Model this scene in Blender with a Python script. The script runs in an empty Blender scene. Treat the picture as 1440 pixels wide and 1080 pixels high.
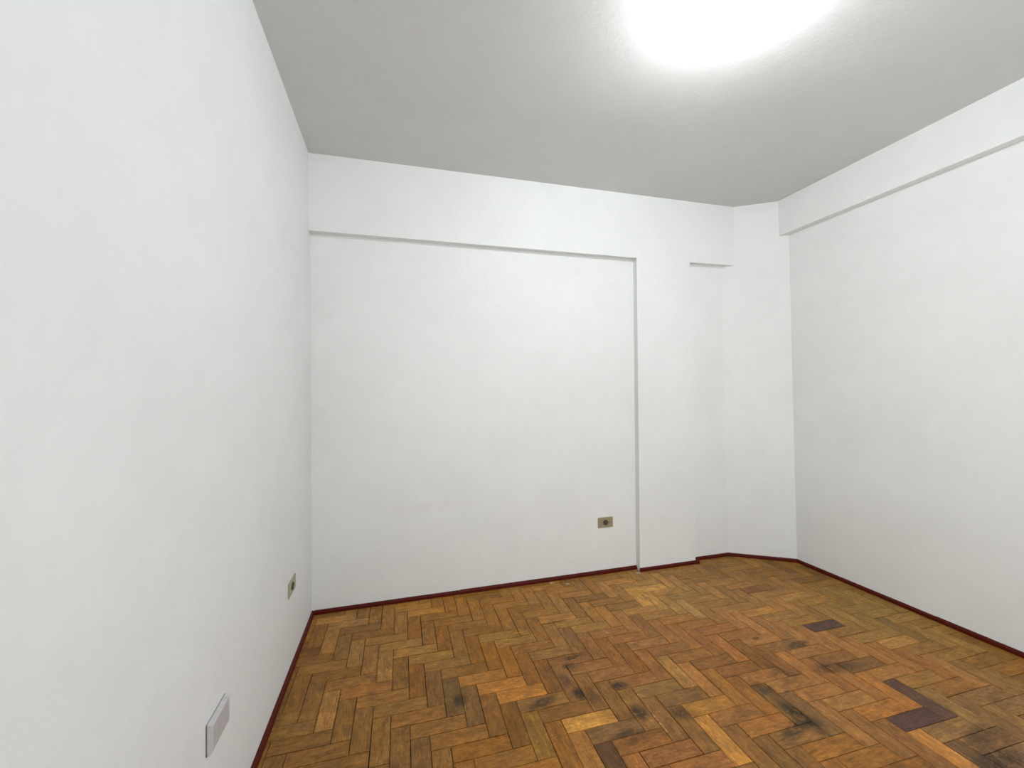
import bpy, bmesh, math, random
from mathutils import Vector, Matrix

random.seed(7)
S = bpy.context.scene
C = S.collection

# ------------------------------------------------------------------ camera
CAM_H = 1.25
FPX = 585.76
YAW, PITCH, ROLL = math.radians(15.46), math.radians(1.066), math.radians(-0.751)
fw = Vector((math.sin(YAW)*math.cos(PITCH), math.cos(YAW)*math.cos(PITCH), math.sin(PITCH)))
rt0 = Vector((math.cos(YAW), -math.sin(YAW), 0))
up0 = rt0.cross(fw)
rt = rt0*math.cos(ROLL) + up0*math.sin(ROLL)
up = -rt0*math.sin(ROLL) + up0*math.cos(ROLL)
cam_data = bpy.data.cameras.new('camera')
cam_data.sensor_width = 36.0
cam_data.lens = FPX/1440*36
cam_data.clip_start = 0.02
cam = bpy.data.objects.new('camera', cam_data)
C.objects.link(cam)
M = Matrix((( rt.x, up.x, -fw.x, 0), (rt.y, up.y, -fw.y, 0), (rt.z, up.z, -fw.z, CAM_H), (0, 0, 0, 1)))
cam.matrix_world = M
S.camera = cam

# ------------------------------------------------------------------ world and exposure
w = bpy.data.worlds.new('world'); S.world = w; w.use_nodes = True
w.node_tree.nodes['Background'].inputs['Color'].default_value = (0.8, 0.88, 1.0, 1)
w.node_tree.nodes['Background'].inputs['Strength'].default_value = 0.3
S.view_settings.view_transform = 'Standard'
S.view_settings.look = 'None'
S.view_settings.gamma = 1.0
S.view_settings.use_curve_mapping = False
S.view_settings.exposure = 0.20
LAMP_STRENGTH = 860.0
LAMP_COLOR = (0.925, 0.97, 1.0)
# added fill light in an unseen opening behind the camera, for the lower walls
WX0, WX1, WZ0, WZ1 = 0.60, 2.00, 0.30, 2.05
fill = bpy.data.lights.new('added_fill_light', 'AREA'); fill.shape = 'RECTANGLE'
fill.size = WX1-WX0; fill.size_y = WZ1-WZ0; fill.energy = 38.0; fill.color = (0.94, 0.975, 1.0)
fillo = bpy.data.objects.new('added_fill_light', fill); C.objects.link(fillo)
fillo.location = ((WX0+WX1)/2, -0.50, (WZ0+WZ1)/2); fillo.rotation_euler = (math.radians(90), 0, 0)

# ------------------------------------------------------------------ room measures (metres)
H = 2.6244                      # ceiling
XL = -0.4745                    # left wall
YB = 2.5624                     # face of beam and pillar on the back wall
YN = YB + 0.048                 # face of the back wall in its two niches
XR = 2.7123                     # face of the beam on the right wall
XN = XR + 0.052                 # face of the right wall under the beam
YR = -0.45                      # wall behind the camera
ZB1, ZB2 = 2.1796, 2.3683       # underside of back beam, of right beam
G = Vector((2.4618, YB))        # splayed corner: start and end on the beam faces
G2 = Vector((XR, 2.4001))
DV = (G2 - G).normalized()
C2 = G - DV*((YN - YB)/(-DV.y)) # splay meets the back niche
C3 = G2 + DV*((XN - XR)/DV.x)   # splay meets the right wall

# ------------------------------------------------------------------ helpers
def srgb(r, g, b):
    def f(c):
        c /= 255
        return c/12.92 if c <= .04045 else ((c+.055)/1.055)**2.4
    return (f(r), f(g), f(b))

class Nodes:
    def __init__(self, name):
        self.m = bpy.data.materials.new(name); self.m.use_nodes = True
        self.t = self.m.node_tree; self.b = self.t.nodes['Principled BSDF']
    def n(self, kind, **kw):
        nd = self.t.nodes.new(kind)
        for k, v in kw.items():
            if k.startswith('i_'):
                key = k[2:]
                nd.inputs[int(key) if key.isdigit() else key.replace('_', ' ')].default_value = v
            else: setattr(nd, k, v)
        return nd
    def l(self, a, b): self.t.links.new(a, b)
    def math(self, op, a, b=None, clamp=False):
        nd = self.n('ShaderNodeMath', operation=op, use_clamp=clamp)
        for i, v in enumerate((a, b)):
            if v is None: continue
            if hasattr(v, 'links'): self.l(v, nd.inputs[i])
            else: nd.inputs[i].default_value = v
        return nd.outputs[0]
    def maprange(self, v, a, b, c, d, smooth=False):
        nd = self.n('ShaderNodeMapRange', clamp=True)
        if smooth: nd.interpolation_type = 'SMOOTHSTEP'
        self.l(v, nd.inputs['Value'])
        for k, x in zip(('From Min', 'From Max', 'To Min', 'To Max'), (a, b, c, d)): nd.inputs[k].default_value = x
        return nd.outputs['Result']
    def mix(self, fac, a, b, mode='MIX'):
        nd = self.n('ShaderNodeMix', data_type='RGBA', blend_type=mode)
        for i, v in ((0, fac), (6, a), (7, b)):
            if hasattr(v, 'links'): self.l(v, nd.inputs[i])
            else: nd.inputs[i].default_value = v if i == 0 else (*v[:3], 1)
        return nd.outputs[2]
    def noise(self, vec, scale, detail=3, rough=.5, dist=0):
        nd = self.n('ShaderNodeTexNoise')
        nd.inputs['Scale'].default_value = scale; nd.inputs['Detail'].default_value = detail
        nd.inputs['Roughness'].default_value = rough; nd.inputs['Distortion'].default_value = dist
        self.l(vec, nd.inputs['Vector']); return nd.outputs['Fac']
    def spot(self, pos, x, y, z, rx, ry, rz, ang=0, soft=.2):
        """1 inside an ellipsoid-shaped mark at (x,y,z), fading to 0 at its rim"""
        mp = self.n('ShaderNodeMapping', vector_type='TEXTURE')
        mp.inputs['Location'].default_value = (x, y, z)
        mp.inputs['Rotation'].default_value = (0, 0, ang)
        mp.inputs['Scale'].default_value = (rx, ry, rz)
        self.l(pos, mp.inputs['Vector'])
        ln = self.n('ShaderNodeVectorMath', operation='LENGTH'); self.l(mp.outputs[0], ln.inputs[0])
        return self.maprange(ln.outputs['Value'], soft, 1.0, 1.0, 0.0, True)

def plain(name, col, rough=.5, spec=.4, bump=0, bscale=200):
    N = Nodes(name)
    geo = N.n('ShaderNodeNewGeometry')
    v = N.noise(geo.outputs['Position'], 60, 3)
    N.l(N.mix(1.0, col, (1, 1, 1), 'MULTIPLY'), N.b.inputs['Base Color'])
    f = N.maprange(v, .3, .7, .9, 1.08)
    cc = N.n('ShaderNodeCombineColor')
    for i in range(3): N.l(f, cc.inputs[i])
    N.l(N.mix(1.0, col, cc.outputs[0], 'MULTIPLY'), N.b.inputs['Base Color'])
    N.b.inputs['Roughness'].default_value = rough
    N.b.inputs['Specular IOR Level'].default_value = spec
    if bump:
        bp = N.n('ShaderNodeBump'); bp.inputs['Strength'].default_value = bump; bp.inputs['Distance'].default_value = .002
        N.l(N.noise(geo.outputs['Position'], bscale, 3), bp.inputs['Height']); N.l(bp.outputs[0], N.b.inputs['Normal'])
    return N.m

def plaster(name, col, marks=(), bump=.35, rough=.55):
    N = Nodes(name)
    pos = N.n('ShaderNodeNewGeometry').outputs['Position']
    big = N.maprange(N.noise(pos, 1.7, 3, .6), .35, .65, .97, 1.015)
    sm = N.maprange(N.noise(pos, 14, 4, .6), .3, .7, .985, 1.01)
    f = N.math('MULTIPLY', big, sm)
    cc = N.n('ShaderNodeCombineColor')
    for i in range(3): N.l(f, cc.inputs[i])
    c = N.mix(1.0, col, cc.outputs[0], 'MULTIPLY')
    for (args, amount, mcol) in marks:
        s = N.spot(pos, *args)
        brk = N.maprange(N.noise(pos, 30, 4, .7), .35, .7, 0, 1)
        c = N.mix(N.math('MULTIPLY', N.math('MULTIPLY', s, brk), amount), c, mcol)
    N.l(c, N.b.inputs['Base Color'])
    N.b.inputs['Roughness'].default_value = rough
    N.b.inputs['Specular IOR Level'].default_value = .25
    h = N.math('ADD', N.math('MULTIPLY', N.noise(pos, 7, 2, .5), 1.2), N.math('ADD', N.noise(pos, 60, 3, .6), N.math('MULTIPLY', N.noise(pos, 260, 2), .35)))
    bp = N.n('ShaderNodeBump'); bp.inputs['Strength'].default_value = bump; bp.inputs['Distance'].default_value = .0022
    N.l(h, bp.inputs['Height']); N.l(bp.outputs[0], N.b.inputs['Normal'])
    return N.m

def obj(name, bm, mat, parent=None, smooth=False):
    me = bpy.data.meshes.new(name); bmesh.ops.recalc_face_normals(bm, faces=bm.faces)
    bm.to_mesh(me); bm.free()
    if mat: me.materials.append(mat)
    if smooth:
        for p in me.polygons: p.use_smooth = True
    o = bpy.data.objects.new(name, me); C.objects.link(o)
    if parent: o.parent = parent
    return o
def struct(name, bm, mat, parent=None):
    o = obj(name, bm, mat, parent)
    if parent is None: o['kind'] = 'structure'
    return o
def thing(name, label, cat, loc, rotz=0):
    o = bpy.data.objects.new(name, None); C.objects.link(o); o.empty_display_size = .05
    o.location = loc; o.rotation_euler = (0, 0, rotz); o['label'] = label; o['category'] = cat
    return o
def prism(bm, pts, axis, a, b):
    """extrude the 2D polygon pts along axis ('x': pts are (y,z), 'y': (x,z), 'z': (x,y)) from a to b"""
    def P(p, t): return {'x': (t, p[0], p[1]), 'y': (p[0], t, p[1]), 'z': (p[0], p[1], t)}[axis]
    lo = [bm.verts.new(P(p, a)) for p in pts]; hi = [bm.verts.new(P(p, b)) for p in pts]
    n = len(pts)
    bm.faces.new(lo[::-1]); bm.faces.new(hi)
    for i in range(n): bm.faces.new((lo[i], lo[(i+1) % n], hi[(i+1) % n], hi[i]))
def box(bm, x0, x1, y0, y1, z0, z1): prism(bm, [(x0, y0), (x1, y0), (x1, y1), (x0, y1)], 'z', z0, z1)
def lathe(bm, prof, n=32, axis='z', origin=(0, 0, 0)):
    """revolve (r, t) pairs; the first and last ring close with a cap when r > 0"""
    rings = []
    for r, t in prof:
        ring = []
        for i in range(n):
            a = 2*math.pi*i/n; c, s = math.cos(a)*r, math.sin(a)*r
            p = {'z': (c, s, t), 'y': (c, t, s), 'x': (t, c, s)}[axis]
            ring.append(bm.verts.new(Vector(p) + Vector(origin)))
        rings.append(ring)
    for A, B in zip(rings, rings[1:]):
        for i in range(n): bm.faces.new((A[i], A[(i+1) % n], B[(i+1) % n], B[i]))
    bm.faces.new(rings[0][::-1]); bm.faces.new(rings[-1])
def bevelled(bm, width, seg=2, edges=None):
    bmesh.ops.bevel(bm, geom=edges or list(bm.edges), offset=width, segments=seg, affect='EDGES', profile=.6)

# ------------------------------------------------------------------ materials
WALL = (0.80, 0.81, 0.795)
m_wall = plaster('white_wall_paint', WALL, marks=[
    ((0.20, YN, .55, .42, .2, .05), .22, (.70, .58, .56)),
    ((0.62, YN, 1.80, .03, .2, .02), .35, (.5, .5, .5)),
])
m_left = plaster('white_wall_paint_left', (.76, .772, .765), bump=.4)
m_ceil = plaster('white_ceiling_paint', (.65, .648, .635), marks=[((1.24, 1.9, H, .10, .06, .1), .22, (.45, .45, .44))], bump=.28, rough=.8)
m_trim = plain('dark_red_varnish', srgb(80, 20, 10), rough=.5, spec=.15, bump=.3, bscale=120)
m_sub = plain('dark_mortar', srgb(48, 32, 20), rough=.9)
m_beige = plain('aged_beige_plastic', srgb(150, 140, 112), rough=.4)
m_cream = plain('aged_cream_plastic', srgb(160, 152, 128), rough=.4)
m_dark = plain('black_bakelite', srgb(26, 20, 12), rough=.35)
m_insert = plain('grey_socket_face', srgb(98, 90, 70), rough=.4)
m_plate = plain('white_plastic', srgb(190, 188, 190), rough=.3)
m_shadow = plain('dark_gap_shade', srgb(70, 68, 74), rough=.8)
m_screw = plain('dull_screw_metal', srgb(72, 62, 42), rough=.4)
m_porc = plain('white_porcelain', (.8, .8, .8), rough=.25)

# ------------------------------------------------------------------ room shell
T = .12
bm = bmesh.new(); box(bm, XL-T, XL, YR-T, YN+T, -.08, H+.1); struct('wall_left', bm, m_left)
bm = bmesh.new(); box(bm, XL, XN+.02, YN, YN+T, -.08, H+.1); wall_back = struct('wall_back', bm, m_wall)
bm = bmesh.new(); box(bm, XN, XN+T, YR-T, YN+T, -.08, H+.1); wall_right = struct('wall_right', bm, m_wall)
bm = bmesh.new()
for a_ in ((XL, WX0, -.08, H+.1), (WX1, XN, -.08, H+.1), (WX0, WX1, -.08, WZ0), (WX0, WX1, WZ1, H+.1)):
    box(bm, a_[0], a_[1], YR-T, YR, a_[2], a_[3])
struct('wall_rear', bm, m_wall)
bm = bmesh.new()
for a_ in ((WX0, WX0+.05, WZ0, WZ1), (WX1-.05, WX1, WZ0, WZ1), (WX0+.05, WX1-.05, WZ0, WZ0+.05), (WX0+.05, WX1-.05, WZ1-.05, WZ1), ((WX0+WX1)/2-.025, (WX0+WX1)/2+.025, WZ0+.05, WZ1-.05)):
    box(bm, a_[0], a_[1], YR-.045, YR-.01, a_[2], a_[3])
win = struct('added_window_1', bm, plain('white_added_window_paint', (.8, .8, .8), rough=.4))  # unseen glazed frame, added to go with the fill light
N = Nodes('clear_pane')
tr = N.n('ShaderNodeBsdfTransparent'); gl = N.n('ShaderNodeBsdfGlossy'); gl.inputs['Roughness'].default_value = .02
mx = N.n('ShaderNodeMixShader'); mx.inputs[0].default_value = .06
N.l(tr.outputs[0], mx.inputs[1]); N.l(gl.outputs[0], mx.inputs[2]); N.l(mx.outputs[0], N.t.nodes['Material Output'].inputs['Surface'])
for a_, b_ in ((WX0+.045, (WX0+WX1)/2-.02), ((WX0+WX1)/2+.02, WX1-.045)):
    bm = bmesh.new(); box(bm, a_, b_, YR-.030, YR-.026, WZ0+.045, WZ1-.045); obj('pane', bm, N.m, win)
nrm = Vector((-DV.y, DV.x))            # outward of the splay
a, b = C2 - DV*.02, C3 + DV*.02
bm = bmesh.new(); prism(bm, [(C2.x, C2.y), (C3.x, C3.y), (C3.x+.01, C3.y+.06), (XN+.01, YN+.02), (C2.x+.03, YN+.02)], 'z', -.006, H+.02)
struct('wall_corner', bm, m_wall)
# beam and pillar standing proud of the back wall: one L of plaster
XC0T, XC0B, XC1 = 1.6297, 1.608, 2.0618
bm = bmesh.new()
prism(bm, [(XL, ZB1), (XC0T, ZB1), (XC0B, 0), (XC1, 0), (XC1, ZB1), (G.x+.03, ZB1), (G.x+.03, H+.02), (XL, H+.02)], 'y', YB, YN+.01)
fr = [e for e in bm.edges if all(abs(v.co.y-YB) < 1e-5 for v in e.verts)
      and not (abs(e.verts[0].co.z-e.verts[1].co.z) < 1e-5 and e.verts[0].co.z > 2.5) and not (e.verts[0].co.x > G.x and e.verts[1].co.x > G.x) and not (abs(e.verts[0].co.x-XL) < 1e-4 and abs(e.verts[1].co.x-XL) < 1e-4)]
bevelled(bm, .003, 2, fr)
obj('beam_and_pillar', bm, m_wall, wall_back)
bm = bmesh.new()
g2y = G2.y
prism(bm, [(XR, YR), (XN+.01, YR), (XN+.01, C3.y+.03), (XR, g2y+.02)], 'z', ZB2, H+.02)
obj('beam', bm, m_wall, wall_right)
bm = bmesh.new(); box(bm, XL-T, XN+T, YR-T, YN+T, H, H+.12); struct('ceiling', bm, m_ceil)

# ------------------------------------------------------------------ skirting battens
TD, TH = .014, .022
def batten(name, p, q, side, parent=None, h=TH, d=TD, e0=0., e1=0.):
    """a dark red batten from p to q along the wall foot; side = direction into the room"""
    p, q, side = Vector(p), Vector(q), Vector(side).normalized()
    dv = (q-p).normalized(); p = p - dv*e0; q = q + dv*e1
    prof = [(0, 0), (d, 0), (d, h*.62), (d*.72, h*.9), (d*.35, h), (0, h)]
    bm = bmesh.new(); n = max(2, int((q-p).length/.12))
    rings = []
    for i in range(n+1):
        t = p.lerp(q, i/n); wob = random.uniform(-.0005, .0005) if 0 < i < n else 0
        rings.append([bm.verts.new((t.x+side.x*(u+(wob if u else 0)), t.y+side.y*(u+(wob if u else 0)), v+(wob if v else 0))) for u, v in prof])
    k = len(prof)
    for A, B in zip(rings, rings[1:]):
        for i in range(k): bm.faces.new((A[i], A[(i+1) % k], B[(i+1) % k], B[i]))
    bm.faces.new(rings[0]); bm.faces.new(rings[-1][::-1])
    return struct(name, bm, m_trim, parent) if parent is None else obj('batten', bm, m_trim, parent)
batten('baseboard_left', (XL, YR), (XL, YN), (1, 0))
bb = batten('baseboard_back', (XL+TD, YN), (.366, YN), (0, -1))
batten('batten', (.369, YN), (XC0B-.001, YN), (0, -1), bb, h=.0235, d=.0155)
batten('baseboard_pillar', (XC0B-.002, YB), (XC1+.024, YB), (0, -1))
batten('baseboard_niche', (XC1+.001, YN), (C2.x, YN), (0, -1), e1=.004)
batten('baseboard_corner', C2, C3, (DV.y, -DV.x), e0=.002, e1=.002)
br = batten('baseboard_right', (XN, C3.y), (XN, 1.565), (-1, 0), e0=.002)
batten('batten', (XN, 1.563), (XN, YR), (-1, 0), br, h=.0235)

# ------------------------------------------------------------------ parquet floor, every block its own piece
PW, PLH, PLV = 0.06914589, 0.2087563, 0.21636703       # block width and the two block lengths of the pattern
PX, PY, PT = -0.16353882, 2.20552442, -0.00914808      # pattern origin and turn
DEPTH = .005
floor_bm = bmesh.new(); box(floor_bm, XL-T, XN+T, YR-T, YN+T, -.10, -DEPTH)
floor = struct('floor', floor_bm, m_sub)

# block colours where they stand in the pattern (row, step, band)
TINTS = {
    ('H',-3,0):(150,115,75), ('V',-3,-1):(120,82,40), ('V',-2,-1):(150,110,60), ('V',-1,-1):(115,85,45), ('V',0,-1):(140,105,55),
    ('V',1,-1):(135,95,50), ('H',-3,-1):(100,65,30), ('H',-2,-1):(120,82,40), ('H',-1,-1):(135,98,50), ('H',0,-1):(115,80,35),
    ('H',1,-1):(128,90,42), ('V',0,-2):(118,82,38), ('V',1,-2):(118,85,42), ('V',2,-2):(150,110,60), ('V',3,-2):(118,85,40),
    ('V',4,-2):(115,82,42), ('H',1,-2):(118,88,45), ('H',2,-2):(112,80,38), ('H',3,-2):(115,80,38), ('H',2,-1):(145,95,45),
    ('H',3,-1):(130,90,45), ('H',0,1):(165,115,45), ('V',1,0):(130,85,25), ('V',2,0):(125,85,35), ('V',3,0):(125,80,25),
    ('V',-1,0):(135,95,50), ('V',0,0):(140,100,50), ('H',2,1):(130,90,35), ('H',3,1):(130,92,40), ('V',4,0):(120,85,40),
    ('V',5,0):(120,78,22), ('V',6,0):(130,70,20), ('V',7,0):(135,72,20), ('H',4,1):(125,85,32), ('H',5,1):(140,105,50),
    ('H',6,1):(140,105,50), ('H',1,0):(145,108,55), ('H',2,0):(148,110,55), ('H',3,0):(140,105,48), ('H',4,0):(125,92,48),
    ('H',5,0):(120,82,30), ('V',2,-1):(140,102,55), ('V',3,-1):(115,80,35), ('V',4,-1):(118,70,28), ('V',5,-1):(100,70,35),
    ('V',6,-1):(84,64,38), ('V',7,-1):(95,70,38), ('V',8,-1):(110,72,28), ('H',7,0):(165,108,45), ('H',6,0):(150,100,40),
    ('H',8,0):(165,108,45), ('V',9,-1):(95,50,15), ('H',4,-1):(125,92,48), ('H',5,-1):(125,85,40), ('H',6,-1):(118,82,38),
    ('H',7,-1):(125,85,35), ('H',8,-1):(120,75,20), ('V',5,-2):(118,85,38), ('V',6,-2):(105,75,38), ('V',7,-2):(98,70,38),
    ('V',8,-2):(112,80,38), ('H',9,-1):(125,85,30), ('V',8,0):(120,70,25), ('H',8,1):(125,92,55), ('V',9,0):(105,60,22),
    ('V',10,0):(105,72,42), ('H',10,1):(115,78,45), ('H',9,1):(115,75,40), ('V',10,1):(120,80,48), ('V',11,1):(125,78,38),
    ('V',12,1):(115,62,28), ('H',11,1):(128,85,52), ('V',11,0):(115,78,42), ('V',12,0):(105,72,35), ('H',12,1):(115,75,45),
    ('V',13,0):(120,85,45), ('H',9,0):(115,82,45), ('H',10,0):(110,72,32), ('H',11,0):(185,135,65), ('V',10,-1):(115,85,30),
    ('H',12,0):(98,74,50), ('V',12,-1):(145,97,45), ('V',13,-1):(80,56,34), ('H',13,0):(125,80,38), ('H',14,0):(120,75,45),
    ('V',11,-1):(115,70,20), ('H',13,1):(115,88,50), ('H',14,1):(100,72,42), ('H',8,2):(140,105,55), ('H',9,2):(150,112,60),
    ('H',10,2):(130,88,48), ('V',6,1):(125,88,38), ('V',8,1):(130,92,45), ('V',9,1):(112,78,45), ('H',12,2):(140,98,60),
    ('H',13,2):(120,80,48), ('H',20,4):(76,56,52), ('H',15,1):(148,102,45), ('V',16,0):(168,118,55), ('H',16,1):(125,82,45),
    ('H',17,1):(132,86,42), ('H',18,2):(130,90,52), ('H',17,2):(135,90,50), ('H',16,3):(125,80,42), ('H',17,3):(148,102,55),
    ('H',18,3):(110,78,48), ('H',19,3):(130,88,50), ('V',17,2):(108,64,28), ('V',16,1):(135,88,38), ('V',17,1):(125,80,35),
    ('V',18,1):(100,75,42), ('V',19,1):(95,72,45), ('H',18,1):(108,78,45), ('H',19,1):(120,78,30), ('V',18,0):(95,68,38),
    ('V',17,0):(110,75,38), ('V',14,1):(150,110,60), ('H',14,2):(130,88,45), ('H',15,2):(110,72,40), ('V',15,2):(125,80,42),
    ('H',18,4):(140,105,60), ('H',19,2):(140,95,55), ('H',20,2):(145,105,60), ('V',15,0):(105,72,38), ('H',22,2):(74,52,50),
    ('V',23,2):(80,58,50), ('H',21,3):(95,68,45), ('H',22,3):(142,98,52), ('H',23,3):(130,95,48), ('H',24,3):(125,85,42),
    ('H',21,2):(142,86,42), ('V',23,1):(165,112,60), ('H',23,2):(112,86,58), ('H',24,2):(98,74,54), ('V',21,1):(115,78,45),
    ('H',20,1):(120,78,32), ('V',25,4):(135,105,55), ('H',22,4):(135,105,58), ('H',27,4):(125,85,30), ('H',26,4):(115,82,35),
    ('V',24,3):(130,82,42), ('H',25,3):(110,82,55), ('V',22,2):(152,96,48), ('H',26,3):(115,90,62), ('V',22,3):(140,95,50),
    ('V',26,3):(120,90,55), ('V',24,2):(118,94,62), ('H',17,5):(105,68,38), ('H',12,4):(150,115,65), ('V',13,3):(152,120,70),
    ('H',15,5):(150,110,62), ('H',16,5):(145,105,60), ('H',14,4):(140,105,60), ('H',18,5):(140,100,55), ('H',19,5):(160,120,70),
    ('H',13,5):(120,88,52), ('H',16,6):(130,95,45), ('H',19,6):(115,82,35), ('H',22,5):(130,105,55), ('H',14,5):(128,95,55),
    ('V',18,6):(125,92,42),
}
TINT_GAIN = (1.42, 1.33, 1.06)
STAINS = [(0.238, 1.715, .045, .05, 0, .75), (.787, 1.837, .075, .022, .2, .9), (.715, 1.613, .032, .05, 0, .95), (.69, 1.70, .03, .06, 0, .6),
          (.898, 1.607, .05, .035, 0, .9), (.763, 1.578, .04, .08, .2, .6), (.896, 1.452, .045, .06, .3, .9), (1.879, 1.613, .10, .03, .1, .85),
          (1.471, 1.264, .05, .13, .15, .95), (1.403, 1.222, .12, .035, .3, .8), (1.874, 1.435, .16, .05, -.1, .7), (1.046, 1.408, .05, .05, 0, .7),
          (1.459, 1.423, .05, .07, .6, .7), (1.925, .931, .16, .06, 0, .8), (2.001, 1.013, .14, .05, .2, .6), (.552, 1.608, .08, .035, .2, .8),
          (1.721, 1.71, .03, .015, 0, .8), (.80, 2.138, .10, .008, 0, .8), (.743, 1.782, .05, .03, 0, .6), (.80, 1.36, .10, .05, 0, .6),
          (1.62, 1.50, .03, .10, .5, .5)]
SCRATCHES = [(.936, 1.495, .945, 1.291, .006, .9), (1.205, 1.718, 1.203, 1.516, .006, .9), (.92, 1.52, .955, 1.545, .004, .8), (1.50, 2.03, 1.62, 1.97, .005, .7),
             (1.22, 1.73, 1.24, 1.60, .003, .6), (1.02, 2.05, 1.05, 1.90, .006, .8)]
PAINT = [(.966, 2.575, .03, .016), (1.057, 2.535, .02, .012), (1.582, 2.545, .03, .02)]


def wood_material():
    N = Nodes('worn_parquet_wood')
    pos = N.n('ShaderNodeNewGeometry').outputs['Position']
    tint = N.n('ShaderNodeAttribute', attribute_name='tint')
    grain = N.n('ShaderNodeAttribute', attribute_name='grain').outputs['Vector']
    def stretched(sx, sy):
        mp = N.n('ShaderNodeMapping'); mp.inputs['Scale'].default_value = (sx, sy, 1); N.l(grain, mp.inputs['Vector']); return mp.outputs[0]
    fib = N.noise(stretched(1, 9), 22, 5, .65, .6)
    fig = N.noise(stretched(1, 3.2), 9, 3, .55, 1.4)
    blot = N.noise(pos, 16, 5, .65)
    f = N.math('MULTIPLY', N.maprange(fib, .32, .68, .68, 1.28), N.maprange(fig, .32, .68, .78, 1.2))
    f = N.math('MULTIPLY', f, N.maprange(blot, .32, .68, .76, 1.2))
    f = N.math('MULTIPLY', f, N.maprange(N.noise(pos, 75, 4, .75), .32, .68, .76, 1.22))
    cc = N.n('ShaderNodeCombineColor')
    for i in range(3): N.l(f, cc.inputs[i])
    c = N.mix(1.0, tint.outputs['Color'], cc.outputs[0], 'MULTIPLY')
    # worn grey-brown haze where the varnish has gone
    worn = N.maprange(N.noise(pos, 3.1, 4, .6), .50, .68, 0, .20)
    c = N.mix(N.math('MULTIPLY', worn, N.maprange(N.noise(stretched(1, 6), 30, 3), .4, .65, 0, 1)), c, srgb(150, 118, 84))
    # dark water stains
    brk = N.maprange(N.noise(pos, 38, 4, .7, .8), .30, .52, 0, 1)
    for (x, y, rx, ry, ang, amt) in STAINS:
        s = N.math('MULTIPLY', N.spot(pos, x, y, 0, rx, ry, 1, ang, .3), brk)
        c = N.mix(N.math('MULTIPLY', s, amt), c, srgb(44, 34, 24))
    # pale scratches
    for (x0, y0, x1, y1, wd, amt) in SCRATCHES:
        L = math.hypot(x1-x0, y1-y0)
        s = N.spot(pos, (x0+x1)/2, (y0+y1)/2, 0, L/2, wd, 1, math.atan2(y1-y0, x1-x0), .2)
        s = N.math('MULTIPLY', s, N.maprange(N.noise(pos, 70, 3), .42, .58, 0, .75))
        c = N.mix(N.math('MULTIPLY', s, amt), c, srgb(212, 168, 110))
    # specks of white paint along the walls
    vor = N.n('ShaderNodeTexVoronoi'); vor.inputs['Scale'].default_value = 30; N.l(pos, vor.inputs['Vector'])
    sepc = N.n('ShaderNodeSeparateColor'); N.l(vor.outputs['Color'], sepc.inputs[0])
    sp = N.math('MULTIPLY', N.maprange(vor.outputs['Distance'], .03, .07, 1, 0), N.maprange(sepc.outputs[0], .955, .96, 0, 1))
    c = N.mix(N.math('MULTIPLY', sp, .8), c, srgb(205, 190, 165))
    for (x, y, rx, ry) in PAINT:
        s = N.math('MULTIPLY', N.spot(pos, x, y, 0, rx, ry, 1, 0, .3), N.maprange(N.noise(pos, 60, 3), .35, .5, 0, 1))
        c = N.mix(N.math('MULTIPLY', s, .7), c, srgb(196, 184, 170))
    N.l(c, N.b.inputs['Base Color'])
    N.l(N.maprange(blot, .3, .7, .45, .65), N.b.inputs['Roughness'])
    N.b.inputs['Specular IOR Level'].default_value = .22
    bp = N.n('ShaderNodeBump'); bp.inputs['Strength'].default_value = .35; bp.inputs['Distance'].default_value = .0008
    N.l(N.math('ADD', fib, N.noise(pos, 14, 2)), bp.inputs['Height']); N.l(bp.outputs[0], N.b.inputs['Normal'])
    return N.m
m_wood = wood_material()

def block_rect(kd, k, m):
    if kd == 'H': return (k*PW + m*PLH, -k*PW + m*PLV, PLH, PW)
    return (k*PW + PLH - PW + m*PLH, -k*PW + PW + m*PLV, PW, PLV)
ct, st = math.cos(PT), math.sin(PT)
def to_world(u, v): return (PX + ct*u - st*v, PY + st*u + ct*v)
# floor outline as inward half planes (nx, ny, d): nx*x + ny*y <= d
INS = .003
HP = [(-1, 0, -(XL+INS)), (1, 0, XN-INS), (0, 1, YN-INS), (0, -1, -(YR+INS)), (-DV.y, DV.x, (-DV.y*G.x + DV.x*G.y) - INS)]
def clip(poly):
    for nx, ny, d in HP:
        out = []
        for i in range(len(poly)):
            p, q = poly[i], poly[(i+1) % len(poly)]
            a, b = nx*p[0]+ny*p[1]-d, nx*q[0]+ny*q[1]-d
            if a <= 0: out.append(p)
            if a*b < 0:
                t = a/(a-b); out.append((p[0]+(q[0]-p[0])*t, p[1]+(q[1]-p[1])*t))
        poly = out
        if len(poly) < 3: return []
    return poly
def area(poly): return abs(sum(p[0]*q[1]-q[0]*p[1] for p, q in zip(poly, poly[1:]+poly[:1])))/2
def to_pixel(x, y):
    v = Vector((x, y, -CAM_H)); d = v.dot(fw)
    if d < .05: return None
    return (720 + FPX*v.dot(rt)/d, 540 - FPX*v.dot(up)/d)
def seen_area(poly):
    q = [to_pixel(*p) for p in poly]
    if any(a is None for a in q): return 0
    cx = sum(a[0] for a in q)/len(q); cy = sum(a[1] for a in q)/len(q)
    inside = sum(0 <= a[0] <= 1440 and 0 <= a[1] <= 1080 for a in q)
    if not inside: return 0
    q = [(min(max(a[0], 0), 1440), min(max(a[1], 0), 1080)) for a in q]
    return area(q)

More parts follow.
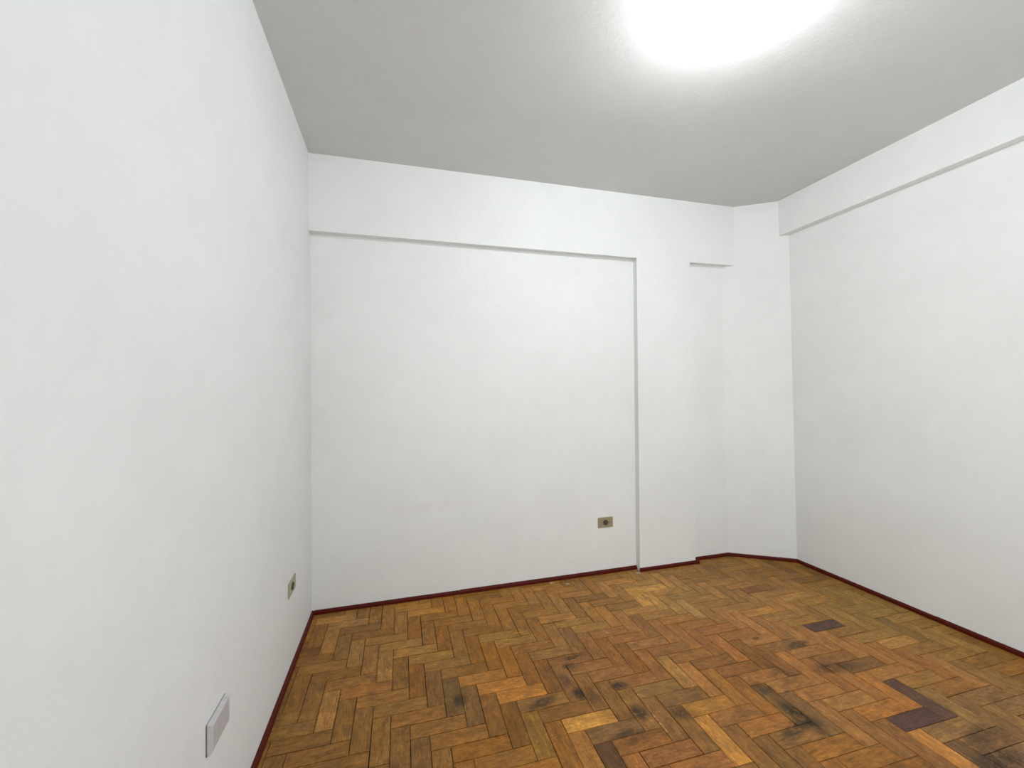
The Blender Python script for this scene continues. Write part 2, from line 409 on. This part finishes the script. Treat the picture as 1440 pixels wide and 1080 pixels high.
KEYS = {k: to_world(block_rect(*k)[0]+block_rect(*k)[2]/2, block_rect(*k)[1]+block_rect(*k)[3]/2) for k in TINTS}
def block_tint(key, cx, cy, rnd):
    if key in TINTS:
        mu = (124, 87, 46); c = TINTS[key]; q = 1.0 if c[0] < 82 else .7 if c[0] > 155 else .62
        c = [u + (x-u)*q for x, u in zip(c, mu)]
        c[1] = max(c[1], .66*c[0])
    else:
        sw = 0; acc = [0, 0, 0]
        for k, (x, y) in KEYS.items():
            if TINTS[k][0] < 92 or TINTS[k][0] > 158: continue
            wt = 1/((x-cx)**2 + (y-cy)**2 + .02)**2; sw += wt
            for i in range(3): acc[i] += wt*TINTS[k][i]
        c = [a/sw for a in acc]
        g = rnd.gauss(1, .07); h = rnd.gauss(0, .02)
        c = (c[0]*g*(1+h*.5), c[1]*g, c[2]*g*(1-h*1.5))
    return [x*g for x, g in zip(srgb(*c), TINT_GAIN)]
blocks = []
rnd = random.Random(11)
for kd in 'HV':
    for k in range(-30, 75):
        for m in range(-16, 16):
            u, v, a, b = block_rect(kd, k, m)
            cx, cy = to_world(u+a/2, v+b/2)
            if not (XL-.3 < cx < XN+.3 and YR-.3 < cy < YN+.3): continue
            full = [to_world(u, v), to_world(u+a, v), to_world(u+a, v+b), to_world(u, v+b)]
            if area(clip(full)) < 1e-4: continue
            g = [min(.0022, abs(rnd.gauss(.0004, .0006)) + .0009) for _ in range(4)]
            poly = clip([to_world(u+g[0], v+g[1]), to_world(u+a-g[2], v+g[1]), to_world(u+a-g[2], v+b-g[3]), to_world(u+g[0], v+b-g[3])])
            if len(poly) < 3 or area(poly) < 1e-4: continue
            blocks.append((seen_area(poly), kd, k, m, poly, cx, cy))
blocks.sort(key=lambda t: -t[0])
in_view = sum(t[0] > 0 for t in blocks)
print('parquet blocks', len(blocks), 'in view', in_view, 'smallest single', blocks[299][0])
def block_data(t, verts, faces, tints, grains):
    _, kd, k, m, poly, cx, cy = t
    r = random.Random(hash((ord(kd), k, m)))
    tc = block_tint((kd, k, m), cx, cy, r)
    z0 = r.uniform(-.0004, .0003); sx, sy = r.gauss(0, .004), r.gauss(0, .004)
    ru, rv = r.uniform(0, 50), r.uniform(0, 50)
    base = len(verts); n = len(poly)
    lift = max(0, -z0)
    for z in (0, 1):
        for x, y in poly:
            verts.append((x, y, -DEPTH if z == 0 else z0 + (x-cx)*sx + (y-cy)*sy))
            du, dv = (x-cx, y-cy) if kd == 'H' else (y-cy, x-cx)
            grains.append((du+ru, dv+rv, ru)); tints.append((*tc, 1))
    faces.append([base+n+i for i in range(n)]); faces.append([base+i for i in reversed(range(n))])
    for i in range(n): faces.append([base+i, base+(i+1) % n, base+n+(i+1) % n, base+n+i])
def block_object(name, verts, faces, tints, grains):
    me = bpy.data.meshes.new(name); me.from_pydata(verts, [], faces)
    at = me.attributes.new('tint', 'FLOAT_COLOR', 'POINT'); at.data.foreach_set('color', [c for t in tints for c in t])
    at = me.attributes.new('grain', 'FLOAT_VECTOR', 'POINT'); at.data.foreach_set('vector', [c for t in grains for c in t])
    me.materials.append(m_wood)
    o = bpy.data.objects.new(name, me); C.objects.link(o); o.parent = floor
    return o
for t in blocks[:300]:
    V, F, TT, GG = [], [], [], []
    block_data(t, V, F, TT, GG); block_object('wood_block', V, F, TT, GG)
V, F, TT, GG = [], [], [], []
for t in blocks[300:]: block_data(t, V, F, TT, GG)
rest = block_object('parquet_blocks', V, F, TT, GG); rest['kind'] = 'stuff'

# ------------------------------------------------------------------ wall plates
def rounded(wd, ht, r, n=4):
    pts = []
    for cx, cy, a0 in ((wd/2-r, ht/2-r, 0), (-wd/2+r, ht/2-r, 90), (-wd/2+r, -ht/2+r, 180), (wd/2-r, -ht/2+r, 270)):
        for i in range(n+1):
            a = math.radians(a0 + 90*i/n); pts.append((cx+math.cos(a)*r, cy+math.sin(a)*r))
    return pts
def plate_mesh(wd, ht, th, ch, r=.003):
    """local frame: x along the wall, z up, -y out of the wall; chamfered rim"""
    bm = bmesh.new(); rings = []
    for inset, y in ((0, 0), (0, -(th-ch)), (ch*.35, -(th-ch*.4)), (ch, -th)):
        rings.append([bm.verts.new((x, y, z)) for x, z in rounded(wd-2*inset, ht-2*inset, max(.0008, r-inset*.3))])
    n = len(rings[0])
    for A, B in zip(rings, rings[1:]):
        for i in range(n): bm.faces.new((A[i], A[(i+1) % n], B[(i+1) % n], B[i]))
    bm.faces.new(rings[0]); bm.faces.new(rings[-1])
    return bm
def screw(parent, x, z, y):
    bm = bmesh.new(); lathe(bm, [(.0034, y+.0005), (.0034, y-.0006), (.0022, y-.0012)], 14, 'y', (x, 0, z))
    o = obj('screw', bm, m_screw, parent)
    bm = bmesh.new(); box(bm, x-.0026, x+.0026, y-.0016, y-.0011, z-.0004, z+.0004); obj('slot', bm, m_dark, o)
def outlet(label, loc, rotz, mat, wd, ht, screws=True):
    t = thing('power_outlet', label, 'power outlet', loc, rotz)
    obj('plate', plate_mesh(wd, ht, .005, .0022), mat, t)
    y = -.005
    # dark round collar around a paler two-pin face
    bm = bmesh.new(); lathe(bm, [(.0175, y+.0005), (.0175, y-.0022), (.0155, y-.0030), (.0128, y-.0022), (.0128, y+.0005)], 40, 'y'); obj('socket_ring', bm, m_dark, t)
    bm = bmesh.new(); lathe(bm, [(.0126, y+.0004), (.0126, y-.0010), (.0118, y-.0014)], 32, 'y'); s = obj('socket_face', bm, m_insert, t)
    for dx in (-.0062, .0062):
        bm = bmesh.new(); lathe(bm, [(.0036, y-.0013), (.0036, y-.0017), (.0032, y-.0018)], 16, 'y', (dx, 0, .001)); obj('pin_hole', bm, m_dark, s)
    bm = bmesh.new(); box(bm, -.0085, .0085, y-.0019, y-.0013, -.0082, -.0066); obj('pin_slot', bm, m_dark, s)
    if screws:
        for dx in (-.030, .030): screw(t, dx, 0, y)
    return t
outlet('beige power outlet with dark round socket on back wall beside the pillar', (1.3745, YN, .3445), 0, m_beige, .113, .0705)
outlet('cream power outlet with black round socket, low on left wall', (XL, 2.137, .370), math.radians(90), m_cream, .128, .067)
pl = thing('cover_plate', 'blank white cover plate on left wall near the bottom edge', 'cover plate', (XL, 1.307, .3715), math.radians(90))
obj('gap_shade', plate_mesh(.1222, .0796, .002, .0004, .002), m_shadow, pl).location = (-.0008, 0, -.0006)  # dark sheet that colours in the shaded gap behind the plate
bm = plate_mesh(.122, .080, .012, .009, .004)
for v in bm.verts: v.co.y -= .0018
obj('plate', bm, m_plate, pl)

# ------------------------------------------------------------------ ceiling light: porcelain rose, socket and bare bulb
LX, LY = 1.135, 1.11
lt = thing('ceiling_light', 'bare white bulb in a round socket on the ceiling, at the top edge', 'ceiling light', (LX, LY, H))
bm = bmesh.new(); lathe(bm, [(.050, 0), (.050, -.005), (.044, -.010), (.026, -.014), (.024, -.020)], 40); obj('ceiling_rose', bm, m_porc, lt, True)
bm = bmesh.new(); lathe(bm, [(.0135, -.020), (.0145, -.022), (.018, -.028), (.022, -.034)], 24); obj('bulb_base', bm, m_porc, lt, True)
N = Nodes('lit_bulb')
N.b.inputs['Base Color'].default_value = (1, 1, 1, 1)
N.b.inputs['Emission Color'].default_value = (*LAMP_COLOR, 1); N.b.inputs['Emission Strength'].default_value = LAMP_STRENGTH
bm = bmesh.new(); lathe(bm, [(.022, -.034), (.0275, -.044), (.030, -.056), (.029, -.068), (.0245, -.078), (.016, -.086), (.006, -.0895)], 32)
obj('bulb', bm, N.m, lt, True)
